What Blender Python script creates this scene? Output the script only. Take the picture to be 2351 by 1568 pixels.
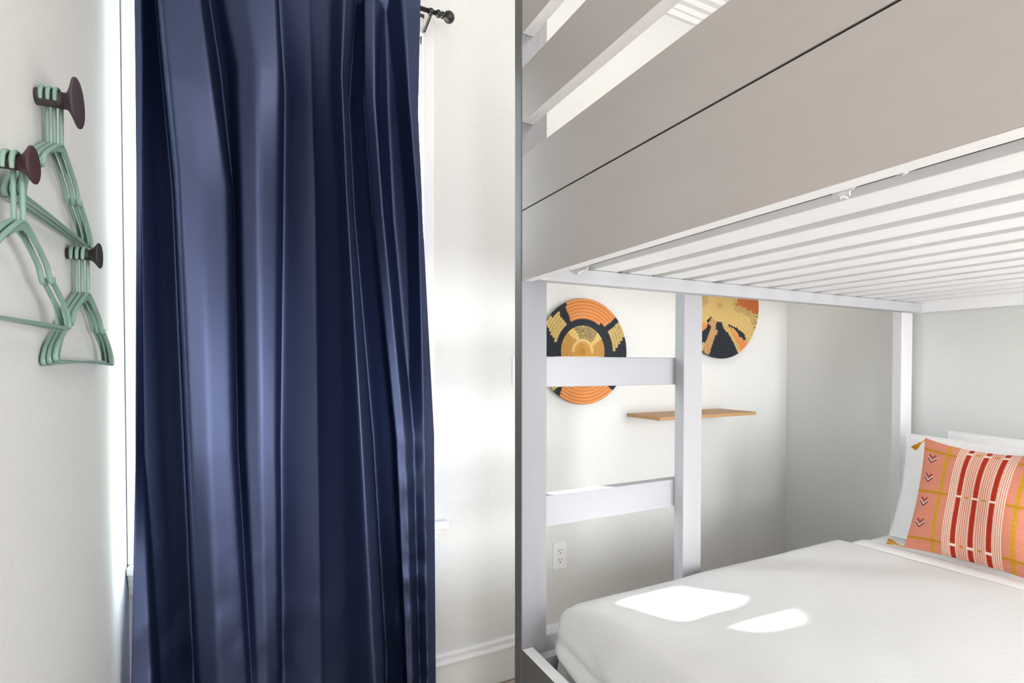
import bpy, bmesh, math, random
import numpy as np
from mathutils import Vector, Matrix, noise

random.seed(4)
R = math.radians
for o in list(bpy.data.objects):
    bpy.data.objects.remove(o)
scene = bpy.context.scene
C = scene.collection

# ------------------------------------------------------------ camera
cam_d = bpy.data.cameras.new('camera')
cam = bpy.data.objects.new('camera', cam_d); C.objects.link(cam)
cam.location = (0, 0, 1.385)
cam.rotation_euler = (R(89.0), 0, R(-27))
cam_d.sensor_width = 36.0
cam_d.lens = 1203.0 / 2351.0 * 36.0
cam_d.shift_y = 0.03275
cam_d.clip_start = 0.02
scene.camera = cam

# ------------------------------------------------------------ light
scene.view_settings.view_transform = 'Standard'
scene.view_settings.look = 'None'
scene.view_settings.gamma = 1
scene.view_settings.use_curve_mapping = False
scene.view_settings.exposure = 0.45

world = bpy.data.worlds.new('world'); scene.world = world
world.use_nodes = True
wn = world.node_tree.nodes; wl = world.node_tree.links
bg = wn['Background']
tc = wn.new('ShaderNodeTexCoord'); sep = wn.new('ShaderNodeSeparateXYZ'); rmp = wn.new('ShaderNodeValToRGB')
wl.new(tc.outputs['Generated'], sep.inputs[0]); wl.new(sep.outputs['Z'], rmp.inputs[0]); wl.new(rmp.outputs[0], bg.inputs[0])
rmp.color_ramp.elements[0].position = 0.0; rmp.color_ramp.elements[0].color = (0.34, 0.37, 0.24, 1)
rmp.color_ramp.elements[1].position = 0.12; rmp.color_ramp.elements[1].color = (0.80, 0.90, 1.0, 1)
bg.inputs[1].default_value = 18.0

def light(name, kind, loc, target, energy, color, size=None, size_y=None):
    d = bpy.data.lights.new(name, kind); d.energy = energy; d.color = color
    if kind == 'AREA':
        d.shape = 'RECTANGLE'; d.size = size; d.size_y = size_y or size
    o = bpy.data.objects.new(name, d); C.objects.link(o); o.location = loc
    o.rotation_euler = (Vector(target) - Vector(loc)).to_track_quat('-Z', 'Y').to_euler()
    return o
SUN_DIR = Vector((0.570, -0.822, -1.40))
s = light('sun', 'SUN', (0.2, 4, 6), Vector((0.2, 4, 6)) + SUN_DIR, 110.0, (1.0, 0.97, 0.93))
s.data.angle = R(4.5)
light('ceiling_lamp', 'AREA', (1.7, 0.45, 3.22), (1.55, 0.75, 1.0), 15.0, (1.0, 0.89, 0.80), 0.8, 0.8)
light('room_fill', 'AREA', (2.25, -1.85, 1.25), (0.7, 1.7, 1.15), 84.0, (0.97, 0.98, 1.0), 1.2, 1.5)  # added unseen fill light, brightens the space under the bunk from the right
light('hall_fill', 'AREA', (0.0, -2.1, 1.65), (0.6, 1.2, 1.3), 24.0, (1.0, 0.98, 0.96), 0.6, 2.6)  # added unseen fill light, stands in for an opening behind the camera

# ------------------------------------------------------------ helpers
def link(o, parent=None):
    C.objects.link(o)
    if parent is not None: o.parent = parent
    return o
def tag(o, label=None, cat=None, group=None, kind=None):
    if label: o['label'] = label
    if cat: o['category'] = cat
    if group: o['group'] = group
    if kind: o['kind'] = kind
    return o
def thing(name, label, cat, loc=(0, 0, 0), rot=(0, 0, 0), group=None):
    o = bpy.data.objects.new(name, None); link(o)
    o.location = loc; o.rotation_euler = rot; o.empty_display_size = 0.05
    return tag(o, label, cat, group)
def obj(name, bm, mat, parent=None, smooth=False, kind=None):
    me = bpy.data.meshes.new(name)
    if isinstance(bm, tuple):
        me.from_pydata(bm[0], [], bm[1])
    else:
        bm.to_mesh(me); bm.free()
    me.materials.append(mat)
    if smooth:
        me.polygons.foreach_set('use_smooth', [True] * len(me.polygons))
    me.update()
    o = bpy.data.objects.new(name, me); link(o, parent)
    if kind: o['kind'] = kind
    return o
def box_bm(x0, x1, y0, y1, z0, z1, bevel=0.0, seg=2, bm=None):
    own = bm is None
    b = bmesh.new()
    bmesh.ops.create_cube(b, size=1.0)
    for v in b.verts:
        v.co = Vector(((x0 + x1) / 2 + v.co.x * (x1 - x0), (y0 + y1) / 2 + v.co.y * (y1 - y0), (z0 + z1) / 2 + v.co.z * (z1 - z0)))
    if bevel > 0:
        bmesh.ops.bevel(b, geom=b.edges[:], offset=bevel, segments=seg, affect='EDGES', profile=0.5)
    if own: return b
    t = bpy.data.meshes.new('t'); b.to_mesh(t); b.free(); bm.from_mesh(t); bpy.data.meshes.remove(t)
    return bm
def lathe_bm(profile, axis='X', n=48, bm=None):
    """profile: list of (along, radius)"""
    b = bm or bmesh.new(); rings = []
    for a, r in profile:
        ring = []
        for k in range(n):
            t = 2 * math.pi * k / n
            c, s_ = r * math.cos(t), r * math.sin(t)
            p = {'X': (a, c, s_), 'Y': (c, a, s_), 'Z': (c, s_, a)}[axis]
            ring.append(b.verts.new(p))
        rings.append(ring)
    for r0, r1 in zip(rings, rings[1:]):
        for k in range(n):
            b.faces.new((r0[k], r0[(k + 1) % n], r1[(k + 1) % n], r1[k]))
    b.faces.new(rings[0][::-1]); b.faces.new(rings[-1])
    bmesh.ops.recalc_face_normals(b, faces=b.faces[:])
    return b
def smooth_path(pts, n=6, closed=False):
    P = [Vector(p) for p in pts]; out = []
    m = len(P); rng = range(m if closed else m - 1)
    for i in rng:
        p0 = P[(i - 1) % m] if closed else P[max(i - 1, 0)]
        p1 = P[i]; p2 = P[(i + 1) % m]
        p3 = P[(i + 2) % m] if closed else P[min(i + 2, m - 1)]
        for k in range(n):
            t = k / n
            out.append(0.5 * ((2 * p1) + (p2 - p0) * t + (2 * p0 - 5 * p1 + 4 * p2 - p3) * t * t + (3 * p1 - p0 - 3 * p2 + p3) * t ** 3))
    if not closed: out.append(P[-1])
    return out
def sweep(pts, rn, rx, closed=False, n=10, bm=None, ref=Vector((1, 0, 0)), taper=None):
    """sweep an ellipse (rn in the plane normal, rx along ref) along pts"""
    b = bm or bmesh.new(); rings = []; m = len(pts)
    for i, p in enumerate(pts):
        a = pts[(i - 1) % m] if (closed or i > 0) else pts[i]
        c = pts[(i + 1) % m] if (closed or i < m - 1) else pts[i]
        t = (c - a).normalized(); nn = t.cross(ref).normalized(); rr = nn.cross(t).normalized()
        k_ = taper(i / (m - 1)) if taper else 1.0
        rings.append([b.verts.new(p + nn * math.cos(2 * math.pi * k / n) * rn * k_ + rr * math.sin(2 * math.pi * k / n) * rx * k_) for k in range(n)])
    rng = range(m if closed else m - 1)
    for i in rng:
        r0, r1 = rings[i], rings[(i + 1) % m]
        for k in range(n):
            b.faces.new((r0[k], r0[(k + 1) % n], r1[(k + 1) % n], r1[k]))
    if not closed:
        b.faces.new(rings[0][::-1]); b.faces.new(rings[-1])
    bmesh.ops.recalc_face_normals(b, faces=b.faces[:])
    return b
def lin(c):
    return tuple((v / 255 / 12.92 if v / 255 <= 0.04045 else ((v / 255 + 0.055) / 1.055) ** 2.4) for v in c)

# ------------------------------------------------------------ materials
def mat(name, col, rough=0.6, spec=0.5, bump=None, grain=None, metallic=0.0, sheen=0.0, coat=0.0):
    m = bpy.data.materials.new(name); m.use_nodes = True
    nt = m.node_tree; N = nt.nodes; L = nt.links; b = N['Principled BSDF']
    b.inputs['Base Color'].default_value = (*col, 1)
    b.inputs['Roughness'].default_value = rough
    b.inputs['Specular IOR Level'].default_value = spec
    b.inputs['Metallic'].default_value = metallic
    b.inputs['Coat Weight'].default_value = coat
    if sheen: b.inputs['Sheen Weight'].default_value = sheen
    if grain or bump:
        tcn = N.new('ShaderNodeTexCoord'); mp = N.new('ShaderNodeMapping'); L.new(tcn.outputs['Object'], mp.inputs[0])
        nz = N.new('ShaderNodeTexNoise'); L.new(mp.outputs[0], nz.inputs[0])
        sc, strength, dist, scale3 = (grain or bump)
        mp.inputs['Scale'].default_value = scale3
        nz.inputs['Scale'].default_value = sc; nz.inputs['Detail'].default_value = 5
        bp = N.new('ShaderNodeBump'); bp.inputs['Strength'].default_value = strength; bp.inputs['Distance'].default_value = dist
        L.new(nz.outputs['Fac'], bp.inputs['Height']); L.new(bp.outputs[0], b.inputs['Normal'])
        hs = N.new('ShaderNodeHueSaturation'); hs.inputs['Color'].default_value = (*col, 1)
        mr = N.new('ShaderNodeMapRange'); mr.inputs['To Min'].default_value = 0.95; mr.inputs['To Max'].default_value = 1.05
        L.new(nz.outputs['Fac'], mr.inputs[0]); L.new(mr.outputs[0], hs.inputs['Value']); L.new(hs.outputs[0], b.inputs['Base Color'])
    return m
M = {}
M['wall'] = mat('wall_paint', (0.70, 0.705, 0.69), 0.75, 0.3, bump=(90, 0.12, 0.002, (1, 1, 1)))
M['ceiling'] = mat('ceiling_paint', (0.80, 0.79, 0.77), 0.8, 0.2, bump=(60, 0.1, 0.002, (1, 1, 1)))
M['trim'] = mat('trim_paint', (0.82, 0.815, 0.81), 0.4, 0.5)
M['white_x_shaded'] = mat('white_wood_along_x_shaded', (0.355, 0.36, 0.385), 0.42, 0.5, grain=(26, 0.35, 0.003, (0.06, 1, 1)))  # one white paint on the whole bunk; this copy has shade put into its colour
M['white_z_shaded'] = mat('white_wood_along_z_shaded', (0.27, 0.27, 0.292), 0.5, 0.3, grain=(30, 0.8, 0.004, (1, 1, 0.06)))  # same white, darkened to imitate the dim light on the foot posts
M['white_stile_shaded'] = mat('white_wood_ladder_shaded', (0.40, 0.40, 0.42), 0.5, 0.35, grain=(30, 0.6, 0.004, (1, 1, 0.06)))  # same white, darkened less, for the shade on the ladder stile
M['white_head_lit'] = mat('white_wood_head_lit', (0.70, 0.69, 0.70), 0.5, 0.35, grain=(26, 0.3, 0.002, (1, 1, 0.06)))  # same white, lighter copy so the head posts stay pale in shade
M['white_rail_shaded'] = mat('white_wood_rail_shaded', (0.46, 0.46, 0.48), 0.45, 0.4, grain=(26, 0.2, 0.002, (0.06, 1, 1)))  # same white, its tone set to imitate the light on the far rail
M['white_y_lit'] = mat('white_wood_along_y_lit', (0.93, 0.93, 0.94), 0.45, 0.5, grain=(26, 0.2, 0.002, (1, 0.06, 1)))  # same white, raised to imitate light bounced up onto the slats
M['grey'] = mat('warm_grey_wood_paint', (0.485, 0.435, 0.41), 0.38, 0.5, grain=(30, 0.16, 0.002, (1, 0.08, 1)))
M['grey_shaded'] = mat('grey_wood_paint_shaded', (0.155, 0.15, 0.145), 0.45, 0.5, grain=(30, 0.3, 0.002, (1, 1, 0.08)))  # same grey paint, shade on the posts and lower panel put into the colour
M['under'] = mat('mattress_ticking', (0.40, 0.36, 0.33), 0.9, 0.2, bump=(200, 0.2, 0.001, (1, 1, 1)))
for nm_, c_ in (('knob0', (0.060, 0.043, 0.048)), ('knob1', (0.058, 0.026, 0.028)), ('knob2', (0.035, 0.033, 0.035))):
    M[nm_] = mat('knob_finish', c_, 0.5, 0.4, bump=(80, 0.1, 0.001, (1, 1, 1)))
M['mint'] = mat('mint_plastic', lin((132, 163, 149)), 0.28, 0.5)
M['black'] = mat('black_metal', (0.012, 0.012, 0.013), 0.38, 0.5)
M['steel'] = mat('screw_metal', (0.7, 0.7, 0.7), 0.3, 0.5, metallic=0.9)
M['white_plastic'] = mat('white_plastic', (0.84, 0.84, 0.83), 0.35, 0.5)
M['slot'] = mat('dark_slot', (0.02, 0.02, 0.02), 0.6, 0.3)
M['shelf'] = mat('oak_shelf', lin((180, 142, 98)), 0.5, 0.4, grain=(34, 0.3, 0.001, (0.08, 1, 1)))
M['pillow'] = mat('white_cotton', (0.84, 0.84, 0.84), 0.85, 0.2, bump=(28, 0.35, 0.006, (1, 1, 1)), sheen=0.1)
M['tassel'] = mat('mustard_yarn', lin((200, 140, 30)), 0.85, 0.2, bump=(300, 0.5, 0.001, (1, 1, 0.1)))

# curtain satin
def curtain_mat():
    m = bpy.data.materials.new('navy_satin'); m.use_nodes = True
    nt = m.node_tree; N = nt.nodes; L = nt.links; N.clear()
    out = N.new('ShaderNodeOutputMaterial'); ad = N.new('ShaderNodeAddShader')
    df = N.new('ShaderNodeBsdfDiffuse'); df.inputs[0].default_value = (0.002, 0.005, 0.015, 1)
    gl = N.new('ShaderNodeBsdfGlossy'); gl.inputs['Color'].default_value = (0.068, 0.083, 0.150, 1); gl.inputs['Roughness'].default_value = 0.46
    tcn = N.new('ShaderNodeTexCoord')
    n1 = N.new('ShaderNodeTexNoise'); n1.inputs['Scale'].default_value = 700; L.new(tcn.outputs['Object'], n1.inputs[0])
    b1 = N.new('ShaderNodeBump'); b1.inputs['Strength'].default_value = 0.10; b1.inputs['Distance'].default_value = 0.0005
    L.new(n1.outputs['Fac'], b1.inputs['Height']); L.new(b1.outputs[0], df.inputs['Normal']); L.new(b1.outputs[0], gl.inputs['Normal'])
    L.new(df.outputs[0], ad.inputs[0]); L.new(gl.outputs[0], ad.inputs[1]); L.new(ad.outputs[0], out.inputs[0])
    return m
M['curtain'] = curtain_mat()

def glass_mat():
    m = bpy.data.materials.new('window_glass'); m.use_nodes = True
    N = m.node_tree.nodes; L = m.node_tree.links; N.clear()
    out = N.new('ShaderNodeOutputMaterial'); mx = N.new('ShaderNodeMixShader'); tr = N.new('ShaderNodeBsdfTransparent'); gl = N.new('ShaderNodeBsdfGlossy')
    gl.inputs['Roughness'].default_value = 0.02; tr.inputs[0].default_value = (0.96, 0.98, 0.97, 1)
    mx.inputs[0].default_value = 0.06
    L.new(tr.outputs[0], mx.inputs[1]); L.new(gl.outputs[0], mx.inputs[2]); L.new(mx.outputs[0], out.inputs[0])
    return m
M['glass'] = glass_mat()
def film_mat():
    m = bpy.data.materials.new('clear_plastic_film'); m.use_nodes = True
    N = m.node_tree.nodes; L = m.node_tree.links; b = N['Principled BSDF']
    b.inputs['Base Color'].default_value = (0.92, 0.92, 0.93, 1); b.inputs['Roughness'].default_value = 0.12
    b.inputs['Alpha'].default_value = 0.55; b.inputs['Specular IOR Level'].default_value = 0.8
    return m
M['film'] = film_mat()

def sheet_mat():
    m = bpy.data.materials.new('striped_white_sheet'); m.use_nodes = True
    nt = m.node_tree; N = nt.nodes; L = nt.links; b = N['Principled BSDF']
    b.inputs['Roughness'].default_value = 0.7; b.inputs['Specular IOR Level'].default_value = 0.25
    tcn = N.new('ShaderNodeTexCoord'); mp = N.new('ShaderNodeMapping'); L.new(tcn.outputs['Object'], mp.inputs[0])
    mp.inputs['Rotation'].default_value = (0, 0, R(12))
    w = N.new('ShaderNodeTexWave'); w.wave_type = 'BANDS'; w.bands_direction = 'Y'
    w.inputs['Scale'].default_value = 18.0; w.inputs['Distortion'].default_value = 0.15
    L.new(mp.outputs[0], w.inputs[0])
    cr = N.new('ShaderNodeValToRGB')
    cr.color_ramp.elements[0].position = 0.35; cr.color_ramp.elements[0].color = (0.725, 0.725, 0.715, 1)
    cr.color_ramp.elements[1].position = 0.65; cr.color_ramp.elements[1].color = (0.740, 0.740, 0.730, 1)
    L.new(w.outputs['Fac'], cr.inputs[0]); L.new(cr.outputs[0], b.inputs['Base Color'])
    nz = N.new('ShaderNodeTexNoise'); nz.inputs['Scale'].default_value = 7; nz.inputs['Detail'].default_value = 4; L.new(tcn.outputs['Object'], nz.inputs[0])
    bp = N.new('ShaderNodeBump'); bp.inputs['Strength'].default_value = 0.25; bp.inputs['Distance'].default_value = 0.01
    L.new(nz.outputs['Fac'], bp.inputs['Height']); L.new(bp.outputs[0], b.inputs['Normal'])
    return m
M['sheet'] = sheet_mat()
def attr_mat(name, rough, bump_scale, bump_str):
    m = bpy.data.materials.new(name); m.use_nodes = True
    N = m.node_tree.nodes; L = m.node_tree.links; b = N['Principled BSDF']
    b.inputs['Roughness'].default_value = rough; b.inputs['Specular IOR Level'].default_value = 0.3
    a = N.new('ShaderNodeVertexColor'); a.layer_name = 'pattern'
    L.new(a.outputs['Color'], b.inputs['Base Color'])
    tcn = N.new('ShaderNodeTexCoord'); nz = N.new('ShaderNodeTexNoise'); nz.inputs['Scale'].default_value = bump_scale
    L.new(tcn.outputs['Object'], nz.inputs[0])
    bp = N.new('ShaderNodeBump'); bp.inputs['Strength'].default_value = bump_str; bp.inputs['Distance'].default_value = 0.001
    L.new(nz.outputs['Fac'], bp.inputs['Height']); L.new(bp.outputs[0], b.inputs['Normal'])
    return m
M['woven'] = attr_mat('woven_coil', 0.65, 160, 0.4)
M['cushion'] = attr_mat('woven_cushion', 0.9, 500, 0.4)
def floor_mat():
    m = bpy.data.materials.new('floor_boards'); m.use_nodes = True
    N = m.node_tree.nodes; L = m.node_tree.links; b = N['Principled BSDF']
    tcn = N.new('ShaderNodeTexCoord'); br = N.new('ShaderNodeTexBrick'); L.new(tcn.outputs['Object'], br.inputs[0])
    br.inputs['Color1'].default_value = (0.52, 0.44, 0.36, 1); br.inputs['Color2'].default_value = (0.46, 0.39, 0.32, 1); br.inputs['Mortar'].default_value = (0.1, 0.08, 0.06, 1)
    br.inputs['Scale'].default_value = 1.0; br.inputs['Brick Width'].default_value = 1.2; br.inputs['Row Height'].default_value = 0.12; br.inputs['Mortar Size'].default_value = 0.003
    L.new(br.outputs[0], b.inputs['Base Color']); b.inputs['Roughness'].default_value = 0.4
    return m
M['floor'] = floor_mat()

# ------------------------------------------------------------ the room
XL, XR, YF, YB, ZC = -0.342, 2.92, 2.07, -2.3, 3.34
T = 0.14
def struct(name, bm, m, parent=None):
    return obj(name, bm, m, parent, kind='structure')
struct('floor', box_bm(XL - T, XR + T, YB - T, YF + T, -0.1, 0), M['floor'])
struct('ceiling', box_bm(XL - T, XR + T, YB - T, YF + T, ZC, ZC + 0.1), M['ceiling'])
struct('wall_left', box_bm(XL - T, XL, YB - T, YF + T, 0, ZC), M['wall'])
struct('wall_right', box_bm(XR, XR + T, YB - T, YF + T, 0, ZC), M['wall'])
struct('wall_back', box_bm(XL, XR, YB - T, YB, 0, ZC), M['wall'])
# far wall with the window opening
WX0, WX1, WZ0, WZ1 = -0.325, 0.650, 0.745, 2.715
w = bmesh.new()
box_bm(XL, WX0, YF, YF + T, 0, ZC, bm=w); box_bm(WX1, XR, YF, YF + T, 0, ZC, bm=w)
box_bm(WX0, WX1, YF, YF + T, 0, WZ0, bm=w); box_bm(WX0, WX1, YF, YF + T, WZ1, ZC, bm=w)
struct('wall_front', w, M['wall'])
# baseboards: flat board with a two-step cap
def base_board(name, p0, p1, nrm):
    d = Vector(p1) - Vector(p0); ln = d.length; d.normalize(); n = Vector(nrm)
    prof = [(0, 0), (0.020, 0), (0.020, 0.138), (0.030, 0.140), (0.032, 0.150), (0.026, 0.158), (0.016, 0.164), (0.020, 0.168), (0.020, 0.178), (0.012, 0.186), (0, 0.186)]
    b = bmesh.new(); ra = []
    for q in (0, ln):
        ra.append([b.verts.new(Vector(p0) + d * q + n * a + Vector((0, 0, z))) for a, z in prof])
    for k in range(len(prof)):
        k2 = (k + 1) % len(prof); b.faces.new((ra[0][k], ra[0][k2], ra[1][k2], ra[1][k]))
    b.faces.new(ra[0][::-1]); b.faces.new(ra[1]); bmesh.ops.recalc_face_normals(b, faces=b.faces[:])
    struct(name, b, M['trim'])
base_board('baseboard_front', (XL + 0.034, YF, 0), (XR - 0.034, YF, 0), (0, -1, 0))
base_board('baseboard_left', (XL, YB, 0), (XL, YF, 0), (1, 0, 0))
base_board('baseboard_right', (XR, YB, 0), (XR, YF, 0), (-1, 0, 0))
# crown moulding
b = bmesh.new()
for k, (dz, dy) in enumerate(((0.0, 0.10), (0.03, 0.085), (0.06, 0.055), (0.09, 0.03), (0.12, 0.018))):
    box_bm(XL, XR, YF - dy, YF, ZC - dz - 0.031, ZC - dz, bm=b)
struct('trim_1', b, M['trim'])
b = bmesh.new()
for k, (dz, dy) in enumerate(((0.0, 0.10), (0.03, 0.085), (0.06, 0.055), (0.09, 0.03), (0.12, 0.018))):
    box_bm(XR - dy, XR, YB, YF - 0.10, ZC - dz - 0.031, ZC - dz, bm=b)
struct('trim_2', b, M['trim'])

# window
win = bpy.data.objects.new('window_1', None); link(win); win['kind'] = 'structure'
win.location = (0, YF, 0)
def wpart(name, m, boxes, bevel=0.0, parent=win):
    b = bmesh.new()
    for q in boxes: box_bm(*q, bevel=bevel, bm=b)
    return obj(name, b, m, parent)
wpart('casing', M['trim'], [(WX1 - 0.006, WX1 + 0.040, -0.024, 0.0, WZ0, WZ1 + 0.06), (XL + 0.001, WX0 + 0.006, -0.024, 0.0, WZ0, WZ1 + 0.06), (WX0 + 0.006, WX1 - 0.006, -0.024, 0.0, WZ1 - 0.006, WZ1 + 0.06)], 0.004)
wpart('jamb', M['trim'], [(WX1 - 0.012, WX1, 0.0, T, WZ0, WZ1), (WX0, WX0 + 0.012, 0.0, T, WZ0, WZ1), (WX0 + 0.012, WX1 - 0.012, 0.0, T, WZ1 - 0.012, WZ1)])
wpart('sill', M['trim'], [(XL + 0.002, WX1 + 0.092, -0.050, 0.0, WZ0 - 0.028, WZ0), (WX0, WX1, 0.0, T + 0.03, WZ0 - 0.028, WZ0)], 0.005)
wpart('apron', M['trim'], [(XL + 0.002, WX1 + 0.060, -0.034, 0.0, WZ0 - 0.050, WZ0 - 0.028), (XL + 0.002, WX1 + 0.052, -0.026, 0.0, WZ0 - 0.072, WZ0 - 0.050), (XL + 0.002, WX1 + 0.042, -0.020, 0.0, WZ0 - 0.10, WZ0 - 0.072)], 0.004)
zm = 1.76
for (z0, z1, y0) in ((zm - 0.02, WZ1 - 0.012, 0.075), (WZ0, zm + 0.02, 0.035)):
    sa = wpart('sash', M['trim'], [(WX0 + 0.012, WX0 + 0.040, y0, y0 + 0.035, z0, z1), (WX1 - 0.030, WX1 - 0.012, y0, y0 + 0.035, z0, z1), (WX0 + 0.040, WX1 - 0.030, y0, y0 + 0.035, z1 - 0.024, z1), (WX0 + 0.040, WX1 - 0.030, y0, y0 + 0.035, z0, z0 + 0.04)], 0.003)
    obj('pane', box_bm(WX0 + 0.036, WX1 - 0.028, y0 + 0.015, y0 + 0.019, z0 + 0.036, z1 - 0.036), M['glass'], sa)

# ------------------------------------------------------------ curtain
ROWS = [
 (2.86, [323,340,350,356,362,400,450,470,495,560,640,655,700,765,800,822,828,834,842,862,890,930,971],
        [0,.005,.01,.01,.03,.035,.025,.00,.015,.03,.025,.0,.005,.015,.045,.03,.00,.00,.01,.015,.005,.045,.01]),
 (2.76, [323,340,350,356,362,400,450,470,495,560,640,655,700,765,800,822,828,834,842,862,890,927,969],
        [0,.005,-.03,-.03,.03,.035,.025,-.01,.015,.03,.025,.0,.005,.015,.045,.03,-.02,-.02,.012,.015,.005,.045,.012]),
 (2.34, [323,340,350,378,386,430,490,515,550,600,655,680,730,765,790,802,808,832,840,866,895,943,963],
        [0,.0,-.05,-.05,.04,.035,.03,-.02,.02,.03,.02,-.02,-.015,.02,.05,.03,-.06,-.05,.0,.01,-.03,.045,.0]),
 (1.94, [322,335,345,402,411,470,530,543,558,600,650,680,740,780,800,812,818,850,858,884,905,963,972],
        [0,.0,-.06,-.05,.045,.04,.03,.0,.02,.025,.015,-.035,-.035,.03,.055,.04,-.065,-.055,0,.01,-.035,.035,.02]),
 (1.12, [313,333,345,420,431,480,538,546,565,600,640,665,745,790,832,852,860,900,908,930,950,975,997],
        [.01,0,-.06,-.05,.045,.045,.035,.008,.02,.022,.015,-.05,-.05,.03,.06,.03,-.07,-.06,.02,.02,.01,.018,.0]),
 (0.30, [294,350,372,420,450,500,565,575,592,610,640,665,750,795,860,878,885,922,930,945,960,980,999],
        [.02,.02,-.05,-.055,.02,.04,.03,.018,.02,.02,.01,-.05,-.05,.02,.06,.03,-.07,-.06,.02,.02,.0,.012,.0]),
 (0.012, [293,352,378,425,455,505,570,580,598,615,640,665,750,795,862,880,887,925,935,948,962,982,1000],
        [.02,.025,-.05,-.055,.02,.04,.03,.018,.02,.02,.01,-.05,-.05,.02,.06,.03,-.07,-.06,.02,.02,.0,.012,.0]),
]
# column positions below are tabulated in hundredths along the rod and converted to metres
XT = np.array([285,303,323,340,360,385,430,450,500,540,600,640,700,760,800,830,850,905,945,965,998,1010], float)
XW = np.array([-.334,-.314,-.291,-.272,-.250,-.221,-.168,-.145,-.083,-.033,.045,.099,.183,.270,.331,.378,.409,.499,.566,.600,.658,.679])
for z_, xs_, ds_ in ROWS:
    if z_ < 2.80:        # deep furrows: the cloth doubles back sharply, then rises in one long slope
        f_ = 1.0 if z_ < 2.6 else 0.4
        xs_[3] = xs_[4] - 3; ds_[3] = -0.066 * f_; xs_[2] = (xs_[1] + xs_[3]) / 2; ds_[2] = -0.036 * f_
        xs_[11] = xs_[10] + 3; ds_[11] = -0.058 * f_; xs_[12] = xs_[10] + 0.6 * (xs_[13] - xs_[10]); ds_[12] = 0.0
        xs_[16] = xs_[15] + 2; ds_[16] = -0.066 * f_; ds_[17] = -0.016 * f_
YC = 1.945
def build_curtain():
    nu, nv = 460, 220
    zs = np.array([r[0] for r in ROWS])[::-1]
    XX = np.array([np.interp(r[1], XT, XW) for r in ROWS])[::-1]
    DD = np.array([r[2] for r in ROWS])[::-1]
    nf = XX.shape[1]; t = np.linspace(0, nf - 1, nu); ti = np.arange(nf)
    # denser sampling evenly along features, then smoothed
    verts = np.zeros((nv, nu, 3))
    for j in range(nv):
        z = 0.012 + (2.86 - 0.012) * j / (nv - 1)
        # smooth vertical interpolation between rows
        i = min(max(np.searchsorted(zs, z) - 1, 0), len(zs) - 2)
        f = (z - zs[i]) / (zs[i + 1] - zs[i]); f = min(max(f, 0), 1); g = f
        xr = XX[i] * (1 - g) + XX[i + 1] * g; dr = DD[i] * (1 - g) + DD[i + 1] * g
        x = np.interp(t, ti, xr); d = np.interp(t, ti, dr)
        k = np.exp(-0.5 * (np.arange(-14, 15) / 2.6) ** 2); k /= k.sum()
        x = np.convolve(np.pad(x, 14, mode='reflect', reflect_type='odd'), k, 'valid'); d = np.convolve(np.pad(d, 14, mode='edge'), k, 'valid')
        for q in range(nu):
            p = Vector((x[q] * 3.0, z * 1.2, 0))
            wob = noise.noise(p) * 0.006 + noise.noise(Vector((x[q] * 9, z * 2.2, 4))) * 0.003
            low = max(0.0, (0.95 - z) / 0.95)
            cr = noise.noise(Vector((x[q] * 5 + z * 4, z * 7 - x[q] * 6, 9)))
            wob += low * (abs(cr) ** 0.7) * 0.012 * (1 if cr > 0 else -1)
            if x[q] > 0.50:
                c2 = noise.noise(Vector((x[q] * 11 - z * 5, z * 11 + x[q] * 4, 2)))
                wob += min(1, (x[q] - 0.50) / 0.05) * max(0, min(1, (1.35 - z) / 0.5)) * c2 * 0.020
            pin = math.exp(-((z - (2.712 + 0.02 * noise.noise(Vector((x[q] * 12, 0, 0))))) / 0.007) ** 2)
            dd = max(d[q] * ((2.0 + 1.25 * min(1, max(0, (2.72 - z) / 0.5))) if d[q] > 0 else 1.0) + wob - 0.009 * pin, -0.066)
            if z > 2.70: dd = max(dd, 0.004 + 0.012 * min(1, (z - 2.70) / 0.03))
            verts[j, q] = (x[q] * (YC - dd) / 1.96, YC - dd, z)
    b = (([tuple(v) for v in verts.reshape(-1, 3)]), [(j * nu + q, j * nu + q + 1, (j + 1) * nu + q + 1, (j + 1) * nu + q) for j in range(nv - 1) for q in range(nu - 1)])
    root = thing('curtain', 'navy blue satin curtain hanging in deep folds over the window', 'curtain', (0, 0, 0))
    o = obj('drape', b, M['curtain'], root, smooth=True)
    sm = o.modifiers.new('solid', 'SOLIDIFY'); sm.thickness = 0.0012; sm.offset = 0
    return verts
CV = build_curtain()

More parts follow.
